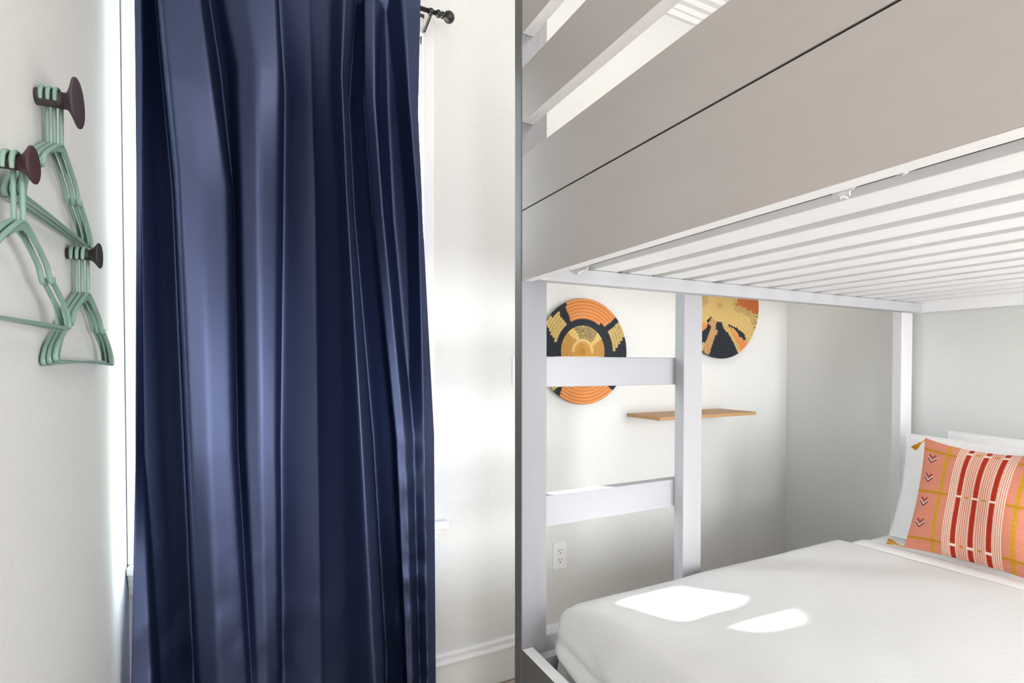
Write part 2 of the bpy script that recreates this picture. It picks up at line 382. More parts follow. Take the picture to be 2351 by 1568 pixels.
# curtain rod
RY, RZ = 1.962, 2.750
rod = thing('curtain_rod', 'black metal curtain rod with a ball finial above the window', 'curtain rod', (0.214, RY, RZ))
b = lathe_bm([(-0.53, 0.0085), (0.455, 0.0085)], 'X', 24); obj('rod_tube', b, M['black'], rod, True)
prof = [(0.455, 0.010), (0.462, 0.0145), (0.468, 0.0145), (0.471, 0.0105), (0.476, 0.0105), (0.479, 0.0135), (0.484, 0.0135), (0.487, 0.010)]
prof += [(0.508 - 0.0225 * math.cos(a), max(0.0005, 0.0225 * math.sin(a))) for a in [R(28 + k * 152 / 16) for k in range(17)]]
obj('finial', lathe_bm(prof, 'X', 36), M['black'], rod, True)
def bracket(xc):
    br = bpy.data.objects.new('bracket', None); link(br, rod); br.location = (xc - 0.214, 0, 0)
    b = bmesh.new()
    arc = [Vector((0, 0.0115 * math.cos(R(a)), 0.0115 * math.sin(R(a)))) for a in range(-215, 36, 12)]
    sweep(arc, 0.0018, 0.008, bm=b, n=8)
    arm = smooth_path([(0, 0.004, -0.012), (0, 0.030, -0.020), (0, 0.080, -0.030), (0, 0.100, -0.040), (0, 0.1035, -0.055)], 5)
    sweep(arm, 0.0022, 0.006, bm=b, n=8)
    bz = obj('arm', b, M['black'], br, True)
    obj('wall_plate', box_bm(-0.008, 0.008, 0.1035, 0.1072, -0.068, 0.052, 0.001), M['black'], br)
    for z in (-0.012, 0.026):
        b = lathe_bm([(0.0995, 0.003), (0.1005, 0.0045), (0.1036, 0.0050)], 'Y', 16)
        for v in b.verts: v.co.z += z
        obj('screw', b, M['steel'], br, True)
bracket(0.648); bracket(-0.28)

# ------------------------------------------------------------ bunk bed
bed = thing('bunk_bed', 'built-in bunk bed painted warm grey outside and white inside with ladder', 'bunk bed', (0.74, 1.39, 0))
BO = Vector((0.74, 1.39, 0))
def bpart(name, x0, x1, y0, y1, z0, z1, m, bevel=0.0025, parent=bed, lab=None):
    cx, cy, cz = (x0 + x1) / 2, (y0 + y1) / 2, (z0 + z1) / 2
    b = box_bm(x0 - cx, x1 - cx, y0 - cy, y1 - cy, z0 - cz, z1 - cz, bevel)
    o = obj(name, b, m, parent); o.location = Vector((cx, cy, cz)) - BO
    if lab: o['label'] = lab
    return o
def two_tone(o, m2, axis_normal):
    """the outward face of a board carries the grey paint"""
    o.data.materials.append(m2)
    for p in o.data.polygons:
        if p.normal.dot(Vector(axis_normal)) > 0.3: p.material_index = 1
ZB = 1.640            # underside of the upper bunk
# end posts (foot end)
po = bpart('post', 0.74, 0.829, 1.39, 1.435, 0, 2.56, M['white_z_shaded'], 0.003)
two_tone(po, M['grey_shaded'], (-1, 0, 0))
po = bpart('post', 0.74, 0.829, -0.105, -0.060, 0, 2.56, M['white_z_shaded'], 0.003)
two_tone(po, M['grey_shaded'], (-1, 0, 0))
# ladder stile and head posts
bpart('ladder_stile', 1.398, 1.488, 1.39, 1.435, 0, 2.30, M['white_stile_shaded'], 0.003)
bpart('post', 2.803, 2.897, 1.39, 1.432, 0, 1.72, M['white_head_lit'], 0.003)
bpart('post', 2.803, 2.897, -0.105, -0.060, 0, 1.72, M['white_head_lit'], 0.003)
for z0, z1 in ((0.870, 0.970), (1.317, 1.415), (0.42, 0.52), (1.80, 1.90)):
    bpart('rung', 0.760, 1.470, 1.4355, 1.474, z0, z1, M['white_x_shaded'], 0.003)
# upper foot panel: two planks, two guard boards and a cap board
for nm, z0, z1 in (('plank', 1.640, 1.8460), ('plank', 1.8500, 2.009), ('guard_rail', 2.110, 2.2695), ('guard_rail', 2.372, 2.53)):
    o = bpart(nm, 0.741, 0.778, -0.058, 1.3885, z0, z1, M['white_y_lit'], 0.0012)
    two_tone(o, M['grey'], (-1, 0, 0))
    if nm == 'plank':
        for p in o.data.polygons:      # the mating edges of the two planks are grey as well
            if abs(p.normal.z) > 0.5 and abs(p.center.z + (z0 + z1) / 2 - 1.848) < 0.004: p.material_index = 1
bpart('seam_shade', 0.7430, 0.7640, -0.057, 1.3875, 1.8468, 1.8497, M['slot'], 0)  # black strip added in the plank seam to stand for its shade
# lower foot panel
for z0, z1 in ((0.345, 0.525), (0.16, 0.343)):
    o = bpart('plank', 0.741, 0.778, -0.058, 1.3885, z0, z1, M['white_y_lit'], 0.0012)
    two_tone(o, M['grey_shaded'], (-1, 0, 0))
# rails of the upper bunk
bpart('side_rail', 0.780, 2.874, 1.348, 1.388, ZB, 1.684, M['white_rail_shaded'])
bpart('side_rail', 0.780, 2.874, -0.058, -0.018, ZB, 1.684, M['white_x_shaded'])
bpart('side_board', 0.832, 2.88, 1.437, 1.456, 1.70, 2.01, M['white_x_shaded'])
bpart('side_board', 0.832, 2.88, -0.124, -0.107, 1.70, 2.01, M['white_x_shaded'])
bpart('head_rail', 2.876, 2.914, -0.058, 1.388, ZB, 1.704, M['white_y_lit'])
bpart('ledger', 0.780, 0.796, -0.016, 1.346, 1.652, 1.683, M['white_y_lit'])
for k in range(14):
    x1 = 1.067 + 0.1418 * k
    x0 = x1 - 0.094
    if x1 > 2.874: x1 = 2.874
    dz = 0.0
    bpart('slat', x0, x1, -0.055, 1.386, 1.6852, 1.7035, M['white_y_lit'], 0.0015)
# lower bunk frame
bpart('side_rail', 0.780, 2.874, 1.354, 1.388, 0.345, 0.50, M['white_x_shaded'])
bpart('side_rail', 0.780, 2.874, -0.058, -0.022, 0.345, 0.50, M['white_x_shaded'])
bpart('head_rail', 2.876, 2.914, -0.058, 1.388, 0.345, 0.56, M['white_y_lit'])
for k in range(14):
    x1 = 0.885 + 0.1418 * k
    bpart('slat', x1 - 0.094, x1, -0.055, 1.386, 0.326, 0.3448, M['grey'], 0)
# cleats that carry the lower slats
bpart('ledger', 0.780, 2.874, 1.36, 1.388, 0.29, 0.3255, M['white_x_shaded'], 0)
bpart('ledger', 0.780, 2.874, -0.058, -0.03, 0.29, 0.3255, M['white_x_shaded'], 0)

# upper mattress
def mattress(name, lab, x0, x1, y0, y1, z0, z1, mt=None, bev=0.03):
    mt = mt or M['under']
    t = thing(name, lab, 'mattress', ((x0 + x1) / 2, (y0 + y1) / 2, z0))
    hx, hy, h = (x1 - x0) / 2, (y1 - y0) / 2, z1 - z0
    obj('cover', box_bm(-hx, hx, -hy, hy, 0, h, bev, 5), mt, t, True)
    for z in ((0.018, h - 0.018) if bev < 0.05 else ()):
        pts = []
        for sx, sy in ((1, 1), (-1, 1), (-1, -1), (1, -1)):
            cx, cy = sx * (hx - 0.03), sy * (hy - 0.03)
            a0 = {(1, 1): 0, (-1, 1): 90, (-1, -1): 180, (1, -1): 270}[(sx, sy)]
            for k in range(5):
                a = R(a0 + k * 22.5); pts.append(Vector((cx + 0.028 * math.cos(a), cy + 0.028 * math.sin(a), z)))
        obj('piping', sweep(pts, 0.004, 0.004, closed=True, n=6, ref=Vector((0, 0, 1))), M['under'], t, True)
    return t
mattress('mattress', 'grey-beige mattress on the slats of the upper bunk', 0.815, 2.855, -0.008, 1.338, 1.7042, 1.90)
mattress('mattress', 'lower bunk mattress in a plain white fitted sheet below the striped top sheet', 0.872, 2.860, 0.004, 1.334, 0.3458, 0.641, M['pillow'], 0.06)

# ------------------------------------------------------------ sheets of the lower bunk
CREASES = [(1.30, 0.585, 1.02, 0.555, 0.012, 0.010), (1.33, 0.545, 1.10, 0.500, 0.018, 0.012), (1.28, 0.520, 0.95, 0.430, 0.020, 0.016), (1.10, 0.585, 0.75, 0.500, 0.016, 0.014),
           (0.95, 0.540, 0.60, 0.440, 0.018, 0.016), (1.34, 0.500, 1.22, 0.420, 0.014, 0.010), (0.70, 0.58, 0.35, 0.50, 0.016, 0.015), (0.55, 0.50, 0.20, 0.42, 0.016, 0.015)]
def drape(name, lab, x0, x1, y0, y1, ztop, zlow, r, mt, rx=0.12, foot=True, head_drop=True, nx=150, ny=110, wr=1.0, crown=0.012, seed=0):
    """a cloth over the mattress: rounded box surface, foot at x0"""
    hy = (y1 - y0) / 2; cy = (y0 + y1) / 2
    drop = ztop - zlow
    Ly = (y1 - y0) - 2 * r; arc = math.pi * r / 2; side = drop - r
    tot_y = Ly + 2 * arc + 2 * side
    def prof(s_, L_, r):
        side = drop - r; arc = math.pi * r / 2            # s from one low end; returns (offset from start, z below top)
        if s_ < side: return 0.0, side - s_ + r
        s_ -= side
        if s_ < arc:
            a = s_ / r; return r - r * math.cos(a), r - r * math.sin(a)
        s_ -= arc
        if s_ < L_: return r + s_, 0.0
        s_ -= L_
        if s_ < arc:
            a = s_ / r; return r + L_ + r * math.sin(a), r - r * math.cos(a)
        s_ -= arc
        return 2 * r + L_, r + s_
    Lx = (x1 - x0) - rx; tot_x = (drop - rx) + math.pi * rx / 2 + Lx
    V = []; F = []
    for i in range(nx):
        sx = tot_x * (i / (nx - 1))
        ox, dzx = prof(sx, 1e9, rx)
        for j in range(ny):
            sy = tot_y * j / (ny - 1)
            oy, dzy = prof(sy, Ly, r)
            x = x0 + ox; y = y0 + oy
            # rounded corner: pull in the plan corners
            dz = max(dzx, dzy) if max(dzx / rx, dzy / r) > 1 else (dzx ** 3 + dzy ** 3) ** (1 / 3)
            dz = min(dz, drop)
            ex = max(0, x0 + 0.08 - x); ey = max(0, abs(y - cy) - (hy - 0.08))
            if ex > 0 and ey > 0:
                d = math.hypot(ex, ey)
                if d > 0.08:
                    kx = 0.08 / d; x = x0 + 0.08 - ex * kx
                    y = cy + (1 if y > cy else -1) * ((hy - 0.08) + ey * kx)
            u = (x - x0) / (x1 - x0); vv = (y - cy) / hy
            zc = crown * (1 - vv * vv) * min(1, u * 4)
            p = Vector((x, y, ztop - dz + zc))
            sidef = min(1.0, max(0.0, dzx / 0.12)) if foot else 0
            n1 = noise.noise(Vector((p.x * 3 + seed, p.y * 3, p.z * 3)))
            n2 = noise.noise(Vector((p.x * 8 + seed, p.y * 8, p.z * 8)))
            p.z += (n1 * 0.006 + n2 * 0.0016) * (1 - min(1, max(dzx / rx, dzy / r)))
            if sidef > 0 or dzx > 0:
                f = min(1, dzx / (rx * 0.7))
                # slanting creases on the hanging foot face
                q = (p.y * 0.8 + p.z * 1.15)
                c1 = math.sin(q * 26 + n1 * 3.5) * noise.noise(Vector((p.y * 2.2, p.z * 5, 3 + seed)))
                c2 = noise.noise(Vector((p.y * 7 + p.z * 10, p.z * 5 - p.y * 4, 1 + seed)))
                off = 0.016 * c1 + 0.008 * c2 - 0.004
                for (ya, za_, yb, zb, dp, wd) in CREASES:
                    ax, az = yb - ya, zb - za_; t_ = ((p.y - ya) * ax + (p.z - za_) * az) / (ax * ax + az * az)
                    if -0.3 < t_ < 1.3:
                        dist = ((p.y - ya) * az - (p.z - za_) * ax) / math.hypot(ax, az)
                        fade = max(0.0, 1 - (abs(t_ - 0.5) / 0.75) ** 2)
                        off += dp * fade * (dist / wd) * math.exp(-0.5 * (dist / wd) ** 2)
                p.x = max(0.783, p.x - f * wr * off)
            V.append(p)
    for i in range(nx - 1):
        for j in range(ny - 1):
            a = i * ny + j; F.append((a, a + ny, a + ny + 1, a + 1))
    root = thing(name, lab, 'sheet')
    o = obj('top_cloth', ([tuple(v) for v in V], F), mt, root, smooth=True)
    sm = o.modifiers.new('thick', 'SOLIDIFY'); sm.thickness = 0.004; sm.offset = 1
    return root
SHEET = drape('bed_sheet', 'white striped top sheet tucked over the foot of the lower bunk mattress', 0.812, 2.185, -0.012, 1.348, 0.661, 0.366, 0.05, M['sheet'])
# turned-back hem band lying at the top edge of the sheet
def band():
    loc = (2.240, 0.67, 0.6565)
    V = []; F = []; n = 70; prof = [(-0.049, -0.003), (-0.053, 0.002), (-0.048, 0.0065), (-0.02, 0.0085), (0.02, 0.008), (0.045, 0.006), (0.052, 0.002), (0.050, -0.003)]
    for j in range(n):
        y = -0.60 + 1.255 * j / (n - 1)
        dip = 0.10 * max(0, (abs(y) - 0.585) / 0.07) ** 2
        cr = 0.012 * (1 - (y / 0.68) ** 2)
        for a, z in prof:
            V.append((a * (1 + 0.06 * noise.noise(Vector((y * 4, a * 9, 1)))) + 0.004 * math.sin(y * 3), y, z + cr + 0.001 * noise.noise(Vector((y * 9, a * 20, 5))) - min(dip, 0.1)))
    m_ = len(prof)
    for j in range(n - 1):
        for k in range(m_):
            F.append((j * m_ + k, j * m_ + (k + 1) % m_, (j + 1) * m_ + (k + 1) % m_, (j + 1) * m_ + k))
    F.append(tuple(range(m_))[::-1]); F.append(tuple((n - 1) * m_ + k for k in range(m_)))
    o = obj('turned_back_hem', (V, F), M['pillow'], SHEET, True); o.location = loc; o['label'] = 'plain white turned-back hem'
band()

# pillows -------------------------------------------------------
def pillow_mesh(w, h, t, nu, nv, ear=0.05, p=2.6, sag=0.0, wr=0.0, seed=0):
    """front and back skins, local x = width, y = height, z = thickness"""
    V = np.zeros((2, nv, nu, 3))
    for s_ in (0, 1):
        for j in range(nv):
            v = -1 + 2 * j / (nv - 1)
            for i in range(nu):
                u = -1 + 2 * i / (nu - 1)
                X = u * w / 2 * (1 - ear * (1 - v * v)) ; Y = v * h / 2 * (1 - ear * (1 - u * u))
                Tk = t / 2 * ((1 - abs(u) ** p) ** 0.75) * ((1 - abs(v) ** p) ** 0.75)
                nz = noise.noise(Vector((u * 2.5 + seed, v * 2.5, s_ * 3))) * wr * (1 - u * u) * (1 - v * v)
                V[s_, j, i] = (X, Y - sag * (1 - u * u) * (v > 0) * v, (1 if s_ == 0 else -1) * (Tk + nz * t))
    pts = [tuple(q) for q in V.reshape(-1, 3)]
    F = []
    for s_ in (0, 1):
        o_ = s_ * nu * nv
        for j in range(nv - 1):
            for i in range(nu - 1):
                a = o_ + j * nu + i; q = (a, a + 1, a + nu + 1, a + nu)
                F.append(q if s_ == 0 else q[::-1])
    rim = [i for i in range(nu)] + [j * nu + nu - 1 for j in range(1, nv)] + [(nv - 1) * nu + i for i in range(nu - 2, -1, -1)] + [j * nu for j in range(nv - 2, 0, -1)]
    o_ = nu * nv
    for k in range(len(rim)):
        a, b_ = rim[k], rim[(k + 1) % len(rim)]
        F.append((a, a + o_, b_ + o_, b_))
    return pts, F
def place_pillow(o, bottom, lean, yaw=0.0, roll=0.0):
    """bottom centre point; front faces -X; lean in degrees towards +X"""
    ez = Vector((-1, 0, 0)); ey = Vector((0, 0, 1)); ex = Vector((0, -1, 0))     # local x -> -Y, local y -> Z, local z -> -X
    m_ = Matrix((ex, ey, ez)).transposed().to_4x4()
    m_ = Matrix.Rotation(yaw, 4, 'Z') @ Matrix.Rotation(R(lean), 4, 'Y') @ Matrix.Rotation(roll, 4, 'X') @ m_
    o.matrix_world = Matrix.Translation(bottom) @ m_
def white_pillow(lab, w, h, t, bottom, lean, yaw, seed):
    root = thing('pillow', lab, 'pillow', group='white pillows at the head of the lower bunk')
    pts, F = pillow_mesh(w, h, t, 60, 44, ear=0.05, p=2.4, wr=0.25, seed=seed)
    o = obj('pillowcase', ([(x, y + h / 2, z) for x, y, z in pts], F), M['pillow'], root, True)
    # seam running round the edge
    hw, hh = w / 2, h / 2
    P = []
    for k in range(80):
        a = k / 80 * 4; sgn = int(a); f = -1 + 2 * (a - sgn)
        u, v = ((f, -1), (1, f), (-f, 1), (-1, -f))[sgn]
        P.append(Vector((u * hw * (1 - 0.05 * (1 - v * v)) * 1.004, v * hh * (1 - 0.05 * (1 - u * u)) * 1.004 + hh, 0)))
    obj('seam', sweep(P, 0.003, 0.0025, closed=True, n=6, ref=Vector((0, 0, 1))), M['pillow'], root, True)
    place_pillow(root, bottom, lean, yaw)
white_pillow('white pillow leaning directly behind the orange cushion, reaching past its corner', 0.70, 0.445, 0.15, (2.455, 0.905, 0.662), 17, 0.0, 1)
white_pillow('white pillow furthest back against the wall, only its top edge visible', 0.70, 0.455, 0.13, (2.655, 0.83, 0.655), 14, 0.0, 6)

# cushion -------------------------------------------------------
def cushion():
    w, h, t, nu, nv = 0.425, 0.440, 0.125, 420, 320
    root = thing('cushion', 'salmon pink woven cushion with red stripes and mustard tassels', 'cushion')
    # fast grid
    u = np.linspace(-1, 1, nu)[None, :].repeat(nv, 0); v = np.linspace(-1, 1, nv)[:, None].repeat(nu, 1)
    X = u * w / 2 * (1 - 0.06 * (1 - v * v)); Y = v * h / 2 * (1 - 0.06 * (1 - u * u)) + h / 2
    Y = Y - 0.02 * np.clip(v, 0, 1) * (1 - u * u)
    Tk = t / 2 * ((1 - np.abs(u) ** 2.6) ** 0.7) * ((1 - np.abs(v) ** 2.6) ** 0.7)
    Tk = Tk + 0.0035 * np.sin(u * 5 + v * 3) * (1 - u * u) * (1 - v * v)
    pts = np.concatenate([np.stack([X, Y, Tk], -1).reshape(-1, 3), np.stack([X, Y, -Tk], -1).reshape(-1, 3)])
    idx = np.arange(nu * nv).reshape(nv, nu)
    q = np.stack([idx[:-1, :-1], idx[:-1, 1:], idx[1:, 1:], idx[1:, :-1]], -1).reshape(-1, 4)
    F = np.concatenate([q, q[:, ::-1] + nu * nv])
    me = bpy.data.meshes.new('cushion_cover'); me.from_pydata(pts.tolist(), [], F.tolist())
    me.polygons.foreach_set('use_smooth', [True] * len(F))
    # pattern
    rng = np.random.RandomState(3)
    sal = np.array(lin((214, 136, 112))); col = np.tile(sal, (nv, nu, 1))
    wv = (rng.rand(nv, 1, 1) * 0.10 + rng.rand(1, nu, 1) * 0.06 + rng.rand(nv, nu, 1) * 0.08) + 0.88
    col = col * wv
    must = np.array(lin((188, 134, 28))); must2 = np.array(lin((214, 172, 60))); red = np.array(lin((170, 44, 22))); cream = np.array(lin((240, 222, 205)))
    du = 2.0 / nu
    jag = (rng.rand(nv, 1).repeat(nu, 1) - 0.5) * 0.020
    # thin cream stripes behind the red bars
    zone = np.abs(u - 0.0) < 0.405
    ph = (u + 0.405) / 0.0285
    thin = zone & ((ph % 1.0) < 0.42)
    col[thin] = cream * 0.95
    for c0 in (-0.245, 0.0, 0.245):
        c = c0
        near = np.abs(u - c) < 0.055
        col[near] = (sal * wv)[near]
        col[near & (np.abs(np.abs(u - c) - 0.047) < 0.006)] = cream * .95
        bar = np.abs(u - c) < 0.033 + jag * 0.5
        col[bar] = red
        for vb in (0.90, 0.03, -0.80):
            tick = (np.abs(u - c) < 0.042) & (np.abs(v - vb) < 0.020)
            col[tick] = cream
    for vb in (0.90, 0.03, -0.80):
        m_ = zone & (np.abs(v - vb) < 0.016) & ((np.abs(u - 0.12) < 0.03) | (np.abs(u + 0.12) < 0.03))
        col[m_] = must
    for c in (-0.545, 0.545):
        m_ = np.abs(u - c) < 0.030
        dots = ((v * 34) % 1.0) < 0.45
        col[m_] = must
        col[m_ & (np.abs(np.abs(u - c) - 0.015) < 0.009) & dots] = must2
    for vb, wd in ((0.80, 0.022), (0.03, 0.024), (-0.80, 0.020)):
        m_ = (np.abs(v - vb) < wd) & (np.abs(u) > 0.41)
        col[m_] = must * 0.98
        m2 = (np.abs(v - vb + 0.05) < 0.02) & (np.abs(u) > 0.41) & (np.abs(u) < .8)
        col[m2] = col[m2] * 0.93
    # chevron embroidery at both outer columns
    dark = np.array(lin((40, 34, 44))); wine = np.array(lin((150, 50, 70))); pale = np.array(lin((225, 205, 200)))
    for c in (-0.80, 0.80):
        for vc in (0.62, 0.26, -0.18, -0.56):
            a = (u - c) * w / 2 / 1.55; e = (v - vc) * h / 2 / 1.55
            val = np.abs(a) - e                 # V shape level
            inside = (np.abs(a) < 0.0115) & (e > -0.012) & (e < 0.016)
            for lo, hi, cc in ((0.0050, 0.0085, dark), (0.0005, 0.0038, pale), (-0.0025, -0.0008, dark), (-0.0085, -0.0040, wine)):
                m_ = inside & (val > lo) & (val < hi) & (np.abs(a) < 0.0115 - max(0, -lo) * .35)
                col[m_] = cc
    colf = np.concatenate([col.reshape(-1, 3), col.reshape(-1, 3)])
    colf = np.concatenate([colf, np.ones((len(colf), 1))], 1)
    at = me.color_attributes.new('pattern', 'FLOAT_COLOR', 'POINT'); at.data.foreach_set('color', colf.astype(np.float32).ravel())
    me.materials.append(M['cushion']); me.update()
    o = bpy.data.objects.new('cushion_cover', me); link(o, root)
    # tassels at the four corners
    for sx, sy, ang in ((-1, 1, 232), (-1, -1, 176), (1, 1, -40), (1, -1, -20)):
        base = Vector((sx * w / 2 * 0.985, h / 2 + sy * h / 2 * 0.985, 0))
        d = Vector((math.cos(R(ang)), math.sin(R(ang)), 0))
        if sy < 0: d = Vector((d.x, abs(d.y), 0.10)).normalized()
        tz = bpy.data.objects.new('tassel', None); link(tz, root); tz.location = base
        side = Vector((-d.y, d.x, 0)) 
        cord = smooth_path([Vector((0, 0, 0)), d * 0.012 + side * 0.003, d * 0.026], 5)
        b = sweep(cord, 0.0022, 0.0022, n=8, ref=Vector((0, 0, 1)))
        obj('cord', b, M['tassel'], tz, True)
        b = bmesh.new()
        kn = [d * 0.024, d * 0.027, d * 0.031, d * 0.034]
        sweep(kn, 0.0045, 0.0045, n=10, bm=b, ref=Vector((0, 0, 1)))
        for k in range(26):
            a = 2 * math.pi * k / 26 + random.random(); rr = 0.004 + 0.006 * random.random()
            off = side * math.cos(a) * rr + Vector((0, 0, 1)) * math.sin(a) * rr * 0.8
            st = d * 0.032 + off * 0.35; en = d * (0.056 + 0.006 * random.random()) + off * 1.15
            sweep([st, (st + en) / 2 + off * 0.25, en], 0.0011, 0.0011, n=5, bm=b, ref=Vector((0, 0, 1)))
        obj('yarn_skirt', b, M['tassel'], tz, True)
    place_pillow(root, (2.262, 0.893, 0.684), 19, 0.0, 0.0)
cushion()

# ------------------------------------------------------------ baskets on the far wall
def in_poly(px, py, poly):
    c = np.zeros(px.shape, bool); n = len(poly); j = n - 1
    for i in range(n):
        xi, yi = poly[i]; xj, yj = poly[j]
        hit = ((yi > py) != (yj > py)) & (px < (xj - xi) * (py - yi) / (yj - yi + 1e-9) + xi)
        c ^= hit; j = i
    return c
def basket(name, lab, cx, cz, Rr, coils, pattern, seed):
    nt, per = 420, 6
    nr = coils * per + 1
    r = np.linspace(0.004, 1, nr); th = np.linspace(0, 2 * np.pi, nt, endpoint=False)
    RRr, TT = np.meshgrid(r, th, indexing='ij')
    ph = (RRr * coils) % 1.0
    bulge = np.sqrt(np.clip(1 - (2 * ph - 1) ** 2, 0, 1))
    coilw = 1.0 / coils
    depth = 0.020 + 0.018 * (1 - RRr ** 2) * -1 + 0.0045 * bulge            # dished: centre nearer the wall
    rng = np.random.RandomState(seed)
    stitch = 0.0004 * np.sin(TT * 120)
    X = RRr * Rr * np.sin(TT); Z = RRr * Rr * np.cos(TT); Y = -(depth + stitch) - 0.012
    pts = np.stack([X, Y, Z], -1).reshape(-1, 3)
    back = np.stack([X, Y + 0.010 - 0.0045 + 0.0045 * bulge * 1.0, Z], -1).reshape(-1, 3)
    idx = np.arange(nr * nt).reshape(nr, nt); nx_ = np.roll(idx, -1, 1)
    q = np.stack([idx[:-1], nx_[:-1], nx_[1:], idx[1:]], -1).reshape(-1, 4)
    N_ = nr * nt
    rimq = np.stack([idx[-1], nx_[-1], nx_[-1] + N_, idx[-1] + N_], -1)
    F = np.concatenate([q[:, ::-1], q + N_, rimq[:, ::-1]])
    me = bpy.data.meshes.new(name); me.from_pydata(np.concatenate([pts, back]).tolist(), [], F.tolist())
    ci = np.floor(np.clip(RRr, 0, 0.9999) * coils); rs = (ci + 0.5) / coils           # colours step coil by coil
    seg = np.floor(TT * rs * coils * 2.2) / (coils * 2.2 * rs)
    us, vs = rs * np.sin(seg + 0.5 / (coils * 2.2 * rs)), -rs * np.cos(seg + 0.5 / (coils * 2.2 * rs))
    col = pattern(us, vs, RRr, TT, ci, rng)
    groove = 0.86 * (0.22 + 0.78 * np.clip(bulge * 1.5, 0, 1))[..., None]                     # darker towards the joint between coils
    col = col * groove * (0.94 + 0.10 * rng.rand(nr, nt, 1))
    cf = np.concatenate([col.reshape(-1, 3)] * 2); cf = np.concatenate([cf, np.ones((len(cf), 1))], 1)
    at = me.color_attributes.new('pattern', 'FLOAT_COLOR', 'POINT'); at.data.foreach_set('color', cf.astype(np.float32).ravel())
    me.polygons.foreach_set('use_smooth', [True] * len(F)); me.materials.append(M['woven']); me.update()
    o = bpy.data.objects.new(name, me); link(o); o.location = (cx, YF, cz)
    tag(o, lab, 'basket', 'woven wall baskets')
    return o
ORG = np.array(lin((228, 148, 84))); AMB = np.array(lin((206, 155, 78))); YEL = np.array(lin((226, 196, 122))); BLK = np.array(lin((36, 42, 52)))
OR2 = np.array(lin((196, 108, 48))); YL2 = np.array(lin((218, 186, 118))); TAN = np.array(lin((224, 176, 118)))
def stitches(TT, rr, ci, dens):
    k = TT * dens * np.maximum(rr, 0.1)
    return ((k + 0.5 * (ci % 2)) % 1.0) < 0.42
def pat1(u, v, rr, TT, ci, rng):
    X = 600 + u * 622; Y = 770 + v * 727
    rs = np.hypot(u, v); col = np.tile(BLK, rr.shape + (1,))
    st = stitches(TT, rr, ci, 62)
    def paint(poly, c, cond): col[in_poly(X, Y, poly) & cond] = c
    out = rs > 0.625
    paint([(330, 180), (430, 372), (600, 300), (925, 408), (1060, 255), (900, -60), (350, -60)], ORG, out)
    paint([(236, 1360), (330, 1190), (870, 1120), (1000, 1320), (900, 1700), (200, 1700)], ORG, out)
    for P_ in ([(222, 225), (372, 432), (300, 560), (262, 705), (232, 690), (60, 400)], [(1108, 318), (955, 486), (1000, 600), (1030, 752), (1062, 745), (1230, 470)],
               [(60, 1140), (240, 1060), (262, 850), (330, 1120), (190, 1290), (60, 1330)], [(1080, 1000), (1030, 830), (985, 1080), (1080, 1215), (1210, 1080)]):
        m_ = in_poly(X, Y, P_) & out; col[m_] = YEL; col[m_ & st] = YEL * 0.52
    inn = rs < 0.53
    col[inn] = AMB
    col[inn & st & (rs > 0.24)] = AMB * 0.80
    tr = in_poly(X, Y, [(450, 400), (650, 370), (850, 430), (712, 655), (570, 605)]) & inn & (rs > .2)
    col[tr] = YEL * 0.95; col[tr & (((TT * 66 * np.maximum(rr, .1) + ci * .5) % 1) < 0.5)] = BLK
    for P_ in ([(380, 510), (452, 425), (572, 607), (530, 645)], [(895, 555), (848, 445), (712, 655), (735, 708)]):
        col[in_poly(X, Y, P_) & inn & (rs > .2)] = YEL
    col[(rs > 0.185) & (rs < 0.235) & (v < 0.02)] = YEL
    return col
def pat2(u, v, rr, TT, ci, rng):
    X = 570 + u * 925; Y = 230 + v * 1250
    rs = np.hypot(u, v); col = np.tile(YL2, rr.shape + (1,))
    st = stitches(TT, rr, ci, 60)
    P = lambda poly: in_poly(X, Y, poly)
    m_ = P([(980, 90), (980, 210), (1130, 235), (1300, 330), (1490, 440), (1600, 440), (1600, -400), (900, -500)]); col[m_] = OR2
    m_ = P([(880, 60), (880, 215), (960, 370), (1120, 390), (1210, 450), (1300, 480), (1310, 640), (1400, 770), (1600, 500), (1480, 430), (1300, 330), (1130, 235), (980, 215), (980, 60)]); col[m_ & st] = YL2 * 0.45
    m_ = P([(770, 700), (920, 830), (1040, 980), (1180, 1080), (1260, 1150), (1100, 1400), (960, 1380), (860, 1080), (790, 920)]); col[m_] = ORG
    m_ = P([(600, 580), (690, 580), (780, 740), (860, 900), (960, 1110), (1030, 1240), (990, 1400), (960, 1380), (870, 1080), (740, 870), (650, 800)]); col[m_] = YEL; col[m_ & st] = YEL * 0.60
    m_ = P([(770, 650), (940, 730), (1110, 860), (1190, 1000), (1170, 1060), (1040, 970), (920, 800), (770, 700)]); col[m_] = BLK * 1.3
    m_ = P([(360, 540), (490, 590), (450, 760), (490, 850), (400, 1040), (260, 1400), (60, 1400), (150, 1110), (260, 960), (330, 740), (290, 640)]); col[m_] = TAN; col[m_ & st] = TAN * 0.45
    m_ = P([(490, 595), (600, 600), (650, 800), (740, 870), (860, 1080), (980, 1400), (980, 1600), (200, 1600), (260, 1390), (400, 1040), (490, 850), (450, 760)]); col[m_] = BLK
    m_ = P([(360, 500), (350, 570), (270, 640), (250, 570)]); col[m_] = BLK
    m_ = P([(290, 665), (330, 740), (240, 1010), (140, 1120), (-60, 1180), (0, 900)]); col[m_] = BLK
    m_ = P([(150, 660), (250, 640), (290, 660), (150, 860), (-50, 900), (-200, 700)]); col[m_] = ORG
    m_ = P([(140, -100), (270, -100), (270, 200), (150, 280), (-100, 250)]); col[m_ & st] = YL2 * 0.45
    m_ = P([(-400, 100), (140, 100), (140, -300), (0, -700), (-400, -500)]); col[m_] = OR2
    return col
